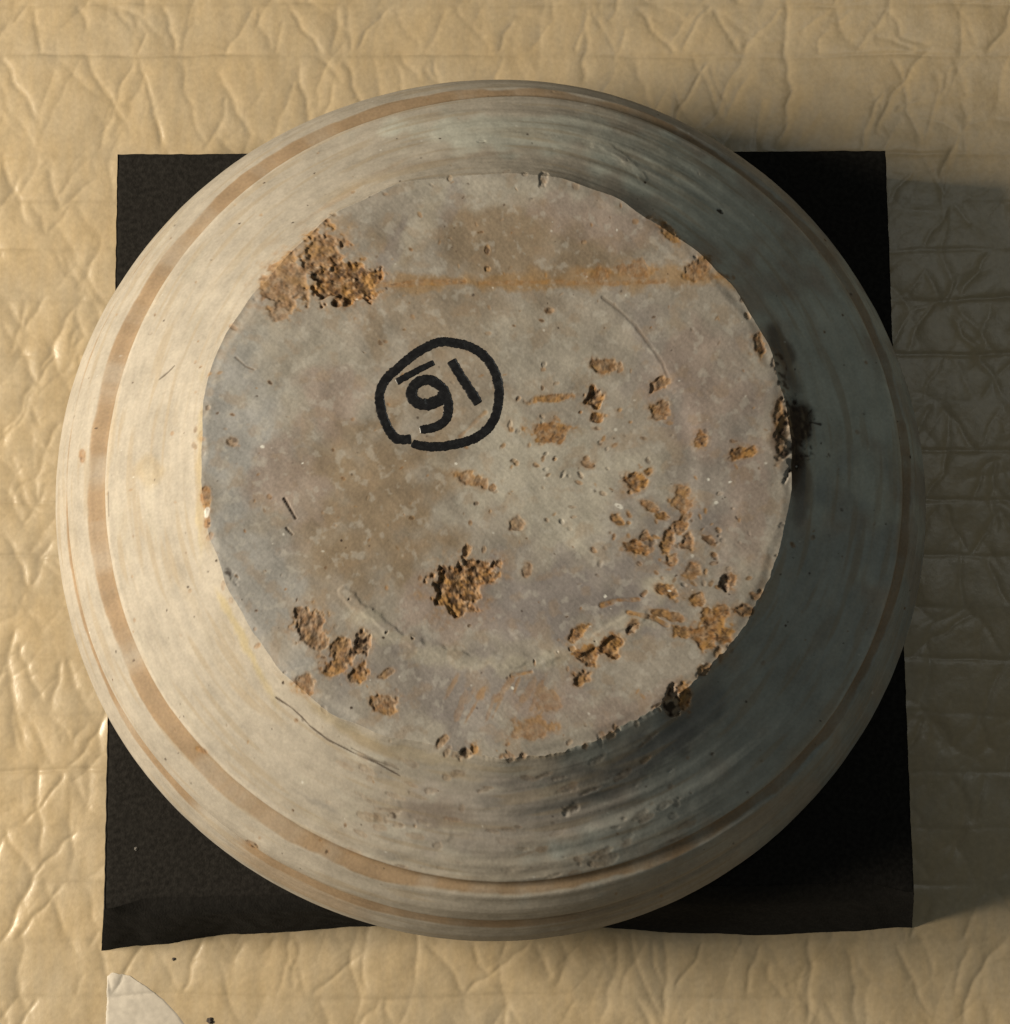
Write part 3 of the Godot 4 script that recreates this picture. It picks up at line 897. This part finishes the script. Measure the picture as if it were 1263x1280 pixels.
func ring_task(i: int) -> void:
	var n := ring_n[i]
	var pts := PackedVector3Array()
	var cols := PackedColorArray()
	pts.resize(n)
	cols.resize(n)
	var r := ring_r[i]
	var zone := ring_zone[i]
	var first_side := ring_zone.find(1)
	var s := 0.0
	if zone > 0:
		s = ring_h[first_side] - ring_h[i] + (r - RB)
	var tilt := Vector2(0.7, 0.7)
	if zone > 0 and i > first_side and i < ring_r.size() - 1:
		tilt = Vector2(ring_h[i - 1] - ring_h[i + 1], ring_r[i + 1] - ring_r[i - 1]).normalized()   # outward, up
	for j in n:
		var a := TAU * j / n
		var c := cos(a)
		var q := sin(a)
		var ew := edge_wave(a)
		var nick := edge_nick(a)
		var x: float
		var y: float
		var z: float
		var col: Color
		if zone == 0:
			var rr := r * (1.0 + ew * pow(r / RB, 6.0) + nick * pow(r / RB, 24.0))
			x = ring_c[i] + rr * c
			z = rr * q
			var mx := x * 1000.0
			var mz := z * 1000.0
			y = ring_h[i] + 0.001 * (base_lift(mx, mz) - soft(depth, mx, mz))
			var wx := mx + 2.2 * n_a.get_noise_2d(mx * 0.11, mz * 0.11)
			var wz := mz + 2.2 * n_a.get_noise_2d(mx * 0.11 + 33.0, mz * 0.11)
			col = tint_at(0, wx, wz)
			var cloud := n_a.get_noise_2d(mx * 0.06 + 11.0, mz * 0.06)
			var brush := n_b.get_noise_2d((mx + mz) * 0.05, (mx - mz) * 0.45)
			var fine := n_a.get_noise_2d(mx * 0.7, mz * 0.7)
			col = col * (0.88 + 0.24 * cloud + 0.09 * brush + 0.10 * fine)
			col = col.lerp(Color(0.275, 0.20, 0.135), 0.35 * smoothstep(0.12, 0.45, n_a.get_noise_2d(mx * 0.09 - 50.0, mz * 0.09)))
			col = col.lerp(Color(0.41, 0.39, 0.355), 0.4 * smoothstep(0.18, 0.5, n_a.get_noise_2d(mx * 0.16, mz * 0.16 - 70.0)))
			col = worn(col, mx, mz)
		else:
			var fade := exp(-s * 130.0)
			var rr := r * (1.0 + ew * fade + nick * exp(-s * 650.0))
			var lip := smoothstep(0.0385, 0.0325, ring_h[i])
			var out := 0.001 * side_wave(s, a, r) * smoothstep(0.0, 0.004, s) * (1.0 - lip)
			# the collar wanders a little round the pot
			var wander := 0.0009 * n_c.get_noise_3d(c * 1.1, q * 1.1, 3.0 + s * 9.0) * smoothstep(0.01, 0.05, s) * (1.0 - lip)
			x = ring_c[i] + (rr + out * tilt.x + wander) * c
			z = (rr + out * tilt.x + wander) * q
			var mx := x * 1000.0
			var mz := z * 1000.0
			var lift := base_lift(mx, mz) * exp(-s * 400.0)
			y = ring_h[i] + out * tilt.y + 0.001 * (lift - soft(depth, mx, mz) * (1.0 - lip))
			var wx := mx + 1.0 * n_a.get_noise_2d(mx * 0.11, mz * 0.11)
			var wz := mz + 1.0 * n_a.get_noise_2d(mx * 0.11 + 33.0, mz * 0.11)
			col = tint_at(1, wx, wz)
			var streak := n_b.get_noise_3d(c * 2.6, q * 2.6, s * 130.0)
			var streak2 := n_b.get_noise_3d(c * 12.0, q * 12.0, s * 260.0)
			var cloud := n_a.get_noise_2d(mx * 0.05, mz * 0.05)
			var fine := n_a.get_noise_2d(mx * 0.7, mz * 0.7)
			col = col * (1.0 + 0.08 * streak + 0.06 * streak2 + 0.16 * cloud + 0.10 * fine + 0.10 * n_a.get_noise_2d(mx * 0.2 + 44.0, mz * 0.2))
			col = col.lerp(Color(0.30, 0.235, 0.155), 0.4 * smoothstep(0.15, 0.5, n_b.get_noise_3d(c * 2.6 + 8.0, q * 2.6, s * 130.0)))
			# bare clay shows in the two turned bands
			var f := n_c.get_noise_2d(c * 4.0, q * 4.0 + 8.0) * 0.0008 + n_b.get_noise_2d(c * 18.0, q * 18.0) * 0.00025
			var hh := ring_h[i] + f
			var bare := smoothstep(0.0812, 0.0803, ring_h[i] + f * 0.35) * smoothstep(0.0766 - 0.0012 * smoothstep(0.2, -0.6, c), 0.0772 - 0.0010 * smoothstep(0.2, -0.6, c), hh)
			bare *= (1.0 - 0.15 * smoothstep(0.3, 0.9, c)) * clampf(0.95 + 0.8 * n_a.get_noise_2d(c * 6.0, q * 6.0), 0.0, 1.0)
			var line := smoothstep(0.0624, 0.0616, hh) * smoothstep(0.0552 - 0.0022 * smoothstep(0.4, 0.85, q), 0.0562 - 0.0018 * smoothstep(0.4, 0.85, q), hh)
			var crest := smoothstep(0.0806, 0.0811, ring_h[i] + f * 0.35) * smoothstep(0.0830, 0.0818, hh)
			col = col * (1.0 + 0.16 * crest)
			var leftish := smoothstep(0.45, -0.05, c) * smoothstep(-0.95, -0.3, q)
			line *= clampf(leftish * (1.0 + 0.5 * n_a.get_noise_2d(c * 5.0 + 20.0, q * 5.0)), 0.0, 1.0)
			var gap := smoothstep(0.10, 0.03, absf(a - 2.25))
			line *= 1.0 - gap
			var smear := smoothstep(0.066, 0.060, hh) * smoothstep(0.040, 0.046, hh) * smoothstep(0.22, 0.10, absf(a - 2.02)) * 0.6
			col = col.lerp(SLIP * (1.0 + 0.25 * cloud + 0.15 * fine), clampf(maxf(maxf(bare, line), smear), 0.0, 1.0) * 0.92)
			col = worn(col, mx, mz)
		pts[j] = Vector3(x, y, z)
		cols[j] = Color(clampf(col.r, 0.004, 0.85), clampf(col.g, 0.004, 0.85), clampf(col.b, 0.004, 0.85), 1.0)
	mutex.lock()
	ring_out[i] = [pts, cols]
	mutex.unlock()

func worn(col: Color, mx: float, mz: float) -> Color:
	var b := soft(brown, mx, mz)
	if b > 0.002:
		var v := n_b.get_noise_2d(mx * 0.35, mz * 0.35)
		var w := n_a.get_noise_2d(mx * 0.9 + 15.0, mz * 0.9)
		var clay := Color(0.255, 0.130, 0.048).lerp(Color(0.315, 0.220, 0.140), clampf(0.35 + 0.9 * v, 0.0, 1.0)) * (1.0 + 0.30 * w)
		clay = clay.lerp(Color(0.33, 0.18, 0.058), clampf(1.6 * n_c.get_noise_2d(mx * 0.13 + 5.0, mz * 0.13), 0.0, 0.8))
		clay = clay.lerp(Color(0.075, 0.042, 0.024), clampf(2.4 * n_a.get_noise_2d(mx * 0.42 - 25.0, mz * 0.42) - 0.15, 0.0, 0.8) * smoothstep(0.6, 1.0, b))
		col = col.lerp(clay, clampf(b, 0.0, 1.0))
	var d := soft(soil_shade, mx, mz)
	if d > 0.002:
		col = col.lerp(Color(0.036, 0.022, 0.015), clampf(d, 0.0, 0.95))  # soil and pit shade both darken the clay colour here
	elif d < -0.002:
		col = col.lerp(Color(0.66, 0.65, 0.61), -d)
	return col

func build_bowl() -> void:
	mark_wear()
	lay_rings()
	ring_out.resize(ring_r.size())
	var job := WorkerThreadPool.add_group_task(ring_task, ring_r.size())
	WorkerThreadPool.wait_for_group_task_completion(job)
	var pts := PackedVector3Array()
	var cols := PackedColorArray()
	var start := PackedInt32Array()
	for o: Array in ring_out:
		start.append(pts.size())
		pts.append_array(o[0])
		cols.append_array(o[1])
	var hub := pts.size()
	pts.append(Vector3(0.0014, base_y(1.4, 0.0), 0.0))
	cols.append(cols[0])
	var idx := PackedInt32Array()
	var upto := PackedInt32Array()       # number of indices once ring i has been joined to ring i + 1
	for j in ring_n[0]:
		idx.append_array([hub, j, (j + 1) % ring_n[0]])
	for i in ring_r.size() - 1:
		var n := ring_n[i]
		var n2 := ring_n[i + 1]
		var s0 := start[i]
		var s1 := start[i + 1]
		if n2 == n:
			for j in n:
				var j1 := (j + 1) % n
				idx.append_array([s0 + j, s1 + j, s0 + j1, s1 + j, s1 + j1, s0 + j1])
		else:
			for j in n:
				var j1 := (j + 1) % n
				idx.append_array([s0 + j, s1 + 2 * j, s1 + 2 * j + 1, s0 + j, s1 + 2 * j + 1, s0 + j1, s0 + j1, s1 + 2 * j + 1, s1 + (2 * j + 2) % n2])
		upto.append(idx.size())
	var nrm := normals_of(pts, idx)
	var m := StandardMaterial3D.new()
	m.resource_name = "fired_clay"
	m.vertex_color_use_as_albedo = true
	m.roughness = 0.72
	m.metallic_specular = 0.35
	m.albedo_texture = noise_map(1024, 0.05, 4, 0.91, 1.0, 14)
	m.uv1_triplanar = true
	m.uv1_scale = Vector3(14, 14, 14)
	m.heightmap_enabled = true
	m.heightmap_texture = noise_map(1024, 0.03, 5, 0.0, 1.0, 15)
	m.heightmap_scale = 0.004
	var bowl := Node3D.new()
	bowl.name = "pottery_bowl"
	add_child(bowl)
	bowl.position = Vector3(0, 0.0305, 0)
	tag(bowl, "upturned worn pottery bowl with chipped flat base and a circled number in black marker", "bowl")
	var called := ["base", "wall", "groove_band", "collar", "rim"]
	var looks := ["chipped grey brown underside with rusty spalls", "cream to smoke grey sloping wall with ambient light painted into its right side", "narrow turned band of bare brown clay", "cream raised collar", "rim with a thin brown line on its left side"]
	var from := 0
	for zone in 5:
		var last := ring_zone.rfind(zone)
		var upper: int = upto[mini(last, upto.size() - 1)]
		var part := idx.slice(from, upper)
		from = upper
		var map := {}
		var lo := 1 << 30
		var hi := 0
		for k in part:
			if k != hub or zone > 0:
				lo = mini(lo, k)
				hi = maxi(hi, k)
		if zone == 0: hi = maxi(hi, start[last + 1] + ring_n[last + 1] - 1)
		var p := pts.slice(lo, hi + 1)
		var q := nrm.slice(lo, hi + 1)
		var c := cols.slice(lo, hi + 1)
		if zone == 0:
			p.append(pts[hub])
			q.append(nrm[hub])
			c.append(cols[hub])
		for k in part.size():
			part[k] = (p.size() - 1) if zone == 0 and part[k] == hub else part[k] - lo
		for k in p.size(): p[k] -= bowl.position
		var o := commit(called[zone], p, q, part, m, bowl, c)
		o.set_meta("label", looks[zone])
	build_inside(bowl, m)
	build_number(bowl)

func build_inside(bowl: Node3D, m: Material) -> void:
	var prof := [[0.1440, 0.0307], [0.1425, 0.0312], [0.1412, 0.034], [0.1400, 0.044], [0.134, 0.058], [0.122, 0.072], [0.100, 0.090], [0.080, 0.102], [0.05, 0.106], [0.0005, 0.107]]
	var n := 128
	var pts := PackedVector3Array()
	var cols := PackedColorArray()
	var idx := PackedInt32Array()
	for k in prof.size():
		for j in n:
			var a := TAU * j / n
			pts.append(Vector3(prof[k][0] * cos(a), prof[k][1] - 0.0305, prof[k][0] * sin(a)))
			cols.append(Color(0.42, 0.33, 0.22))
	for k in prof.size() - 1:
		for j in n:
			var j1 := (j + 1) % n
			var a := k * n
			idx.append_array([a + j, a + n + j, a + j1, a + n + j, a + n + j1, a + j1])
	commit("inside", pts, normals_of(pts, idx), idx, m, bowl, cols)

# ---------------------------------------------------------------- marker number
func ink(p: Array, wide: Array, pts: PackedVector3Array, idx: PackedInt32Array, lift: float) -> void:     # p: flat x, z in mm; wide: width at the start and at the end
	var curve := Curve2D.new()
	var n := p.size() / 2
	for k in n:
		var here := Vector2(p[k * 2], p[k * 2 + 1])
		var prev := Vector2(p[maxi(k - 1, 0) * 2], p[maxi(k - 1, 0) * 2 + 1])
		var next := Vector2(p[mini(k + 1, n - 1) * 2], p[mini(k + 1, n - 1) * 2 + 1])
		var t := (next - prev) / 6.0
		curve.add_point(here, -t, t)
	curve.bake_interval = 0.1
	var total := curve.get_baked_length()
	var steps := int(total / 0.28)
	var cross := 10
	var b0 := pts.size()
	for i in steps + 1:
		var s := total * i / steps
		var here := curve.sample_baked(s, true)
		var ahead := curve.sample_baked(minf(s + 0.15, total), true) - curve.sample_baked(maxf(s - 0.15, 0.0), true)
		var side := Vector2(-ahead.y, ahead.x).normalized()
		var w: float = lerpf(wide[0], wide[1], s / total) * 0.5
		var end := minf(s, total - s)
		var round_off := 0.55 * w
		if end < round_off: w *= 0.62 + 0.38 * sqrt(1.0 - pow(1.0 - end / round_off, 2.0))
		for j in cross + 1:
			var u := 2.0 * j / cross - 1.0
			var ww := w * (1.0 + 0.09 * n_c.get_noise_2d(s * 1.6 + signf(u) * 17.0, p[0]) + 0.14 * n_b.get_noise_2d(s * 0.5 + signf(u) * 31.0 + p[0], p[1]))
			var q := here + side * u * ww
			var y := base_y(q.x, q.y) + 0.001 * (lift + 0.045 + 0.05 * (1.0 - pow(absf(u), 4.0)))
			if j == 0 or j == cross or i == 0 or i == steps: y = base_y(q.x, q.y) - 0.00006
			pts.append(Vector3(q.x * 0.001, y - 0.0305, q.y * 0.001))
	for i in steps:
		for j in cross:
			var k := b0 + i * (cross + 1) + j
			idx.append_array([k, k + cross + 1, k + 1, k + 1, k + cross + 1, k + cross + 2])

func build_number(bowl: Node3D) -> void:
	var m := StandardMaterial3D.new()
	m.resource_name = "marker_ink"
	m.albedo_color = Color(0.0060, 0.0055, 0.0065).linear_to_srgb()
	m.roughness = 0.85
	m.roughness_texture = noise_map(512, 0.03, 3, 0.14, 0.5, 61)
	m.uv1_triplanar = true
	m.uv1_scale = Vector3(25, 25, 25)
	m.metallic_specular = 0.55
	var strokes := [
		["circle_stroke", [-23.8, -4.9, -22.6, -4.3, -20.2, -3.8, -16.3, -3.5, -12.4, -4.0, -6.2, -5.5, -1.3, -8.3, 1.8, -12.7, 3.0, -17.9, 3.0, -22.7, 1.4, -28.1, -2.1, -32.7, -6.3, -35.2, -11.0, -36.3, -14.9, -36.6, -18.8, -35.3, -23.2, -32.6, -27.8, -28.7, -31.3, -25.5, -33.4, -21.9, -33.8, -17.9, -32.7, -13.1, -30.8, -8.7, -28.1, -5.9, -23.8, -6.0], [3.2, 3.35], 0.0],
		["underline_stroke", [-28.8, -23.9, -24.3, -26.3, -20.4, -28.4, -16.9, -30.1], [2.5, 2.1], 0.03],
		["digit_six", [-13.6, -21.1, -14.4, -19.0, -16.8, -17.5, -20.3, -16.8, -23.5, -18.5, -23.8, -21.3, -21.7, -23.9, -18.4, -24.5, -15.1, -22.7, -13.1, -19.5, -12.5, -15.9, -13.4, -12.1, -16.4, -9.8, -21.4, -8.8], [4.2, 2.9], 0.05],
		["digit_one", [-11.7, -30.9, -9.4, -26.9, -6.6, -22.5, -3.1, -16.9], [3.4, 3.3], 0.02]]
	for s: Array in strokes:
		var pts := PackedVector3Array()
		var idx := PackedInt32Array()
		ink(s[1], s[2], pts, idx, s[3])
		var nr := normals_of(pts, idx)
		if nr[nr.size() / 2].y < 0.0:
			for k in range(0, idx.size(), 3):
				var t := idx[k]
				idx[k] = idx[k + 1]
				idx[k + 1] = t
			nr = normals_of(pts, idx)
		commit(s[0], pts, nr, idx, m, bowl)

# ---------------------------------------------------------------- small things on the card
func build_scrap() -> void:
	var outline := [[-133.3, 162.0, -133.0, 162.0], [-134.4, 163.3, -126.3, 163.1], [-134.6, 166.4, -120.3, 166.9], [-134.5, 170.7, -114.3, 171.3], [-134.6, 175.7, -109.4, 176.2], [-134.7, 180.8, -104.8, 182.2], [-134.8, 187.6, -100.8, 189.3], [-134.6, 195.8, -98.9, 197.4], [-133.8, 204.4, -102.1, 205.5], [-128.6, 210.9, -110.8, 210.9]]
	var pts := PackedVector3Array()
	var idx := PackedInt32Array()
	var n := 40
	var rows := 90
	for i in rows + 1:
		var t := float(i) / rows * (outline.size() - 1)
		var k := mini(int(t), outline.size() - 2)
		var f := t - k
		var a := Vector2(outline[k][0], outline[k][1]).lerp(Vector2(outline[k + 1][0], outline[k + 1][1]), f)
		var b := Vector2(outline[k][2], outline[k][3]).lerp(Vector2(outline[k + 1][2], outline[k + 1][3]), f)
		for j in n + 1:
			var q := a.lerp(b, float(j) / n)
			q += Vector2(0.35, 0.35) * n_b.get_noise_2d(q.x * 0.4, q.y * 0.4)
			var y := card_y(q.x * 0.001, q.y * 0.001) + 0.00022
			if j == 0 or j == n or i == 0 or i == rows: y -= 0.0003
			pts.append(Vector3(q.x * 0.001, y, q.y * 0.001))
	for i in rows:
		for j in n:
			var k := i * (n + 1) + j
			idx.append_array([k, k + 1, k + n + 1, k + 1, k + n + 2, k + n + 1])
	var m := StandardMaterial3D.new()
	m.resource_name = "pale_paper"
	m.albedo_color = Color(0.50, 0.45, 0.385).linear_to_srgb()
	m.roughness = 0.6
	m.albedo_texture = noise_map(256, 0.03, 4, 0.86, 1.0, 51)
	m.uv1_triplanar = true
	m.uv1_scale = Vector3(30, 30, 30)
	var o := commit("paper_scrap", pts, normals_of(pts, idx), idx, m, self)
	tag(o, "pale round-edged paper scrap on the card below the foam block's left corner", "paper scrap")

func build_crumbs() -> void:
	var m := StandardMaterial3D.new()
	m.resource_name = "dark_crumb"
	m.albedo_color = Color(0.05, 0.04, 0.035).linear_to_srgb()
	m.roughness = 0.9
	var pale := StandardMaterial3D.new()
	pale.resource_name = "grey_lint"
	pale.albedo_color = Color(0.14, 0.13, 0.12).linear_to_srgb()
	pale.roughness = 1.0
	var spots := [[-111.3, 157.3, 0.5, "tiny dark crumb on the card between the foam block and the paper scrap"], [-97.9, 178.4, 0.9, "larger dark crumb on the card right of the paper scrap at the bottom edge"], [-125.3, 124.1, 0.55, "pale grey lint speck on top of the black foam at lower left"]]
	for s: Array in spots:
		var ball := SphereMesh.new()
		ball.radius = 0.001
		ball.height = 0.002
		ball.radial_segments = 14
		ball.rings = 8
		var a := ball.get_mesh_arrays()
		var v: PackedVector3Array = a[Mesh.ARRAY_VERTEX]
		for k in v.size():
			v[k] *= s[2] * (1.0 + 0.7 * n_c.get_noise_3d(v[k].x * 1300.0 + s[2] * 40.0, v[k].y * 1300.0, v[k].z * 1300.0))
			v[k].y *= 0.6
		var x: float = s[0] * 0.001
		var z: float = s[1] * 0.001
		var idx: PackedInt32Array = a[Mesh.ARRAY_INDEX]
		var lint: bool = s[2] == 0.55
		var o := commit("lint_speck" if lint else "dirt_crumb", v, normals_of(v, idx), idx, pale if lint else m, self)
		o.position = Vector3(x * 0.96, 0.0306, z * 0.96) if lint else Vector3(x, card_y(x, z) + 0.0003 * s[2], z)
		tag(o, s[3], "lint" if lint else "crumb")
		if not lint: o.set_meta("group", "crumbs on the card")
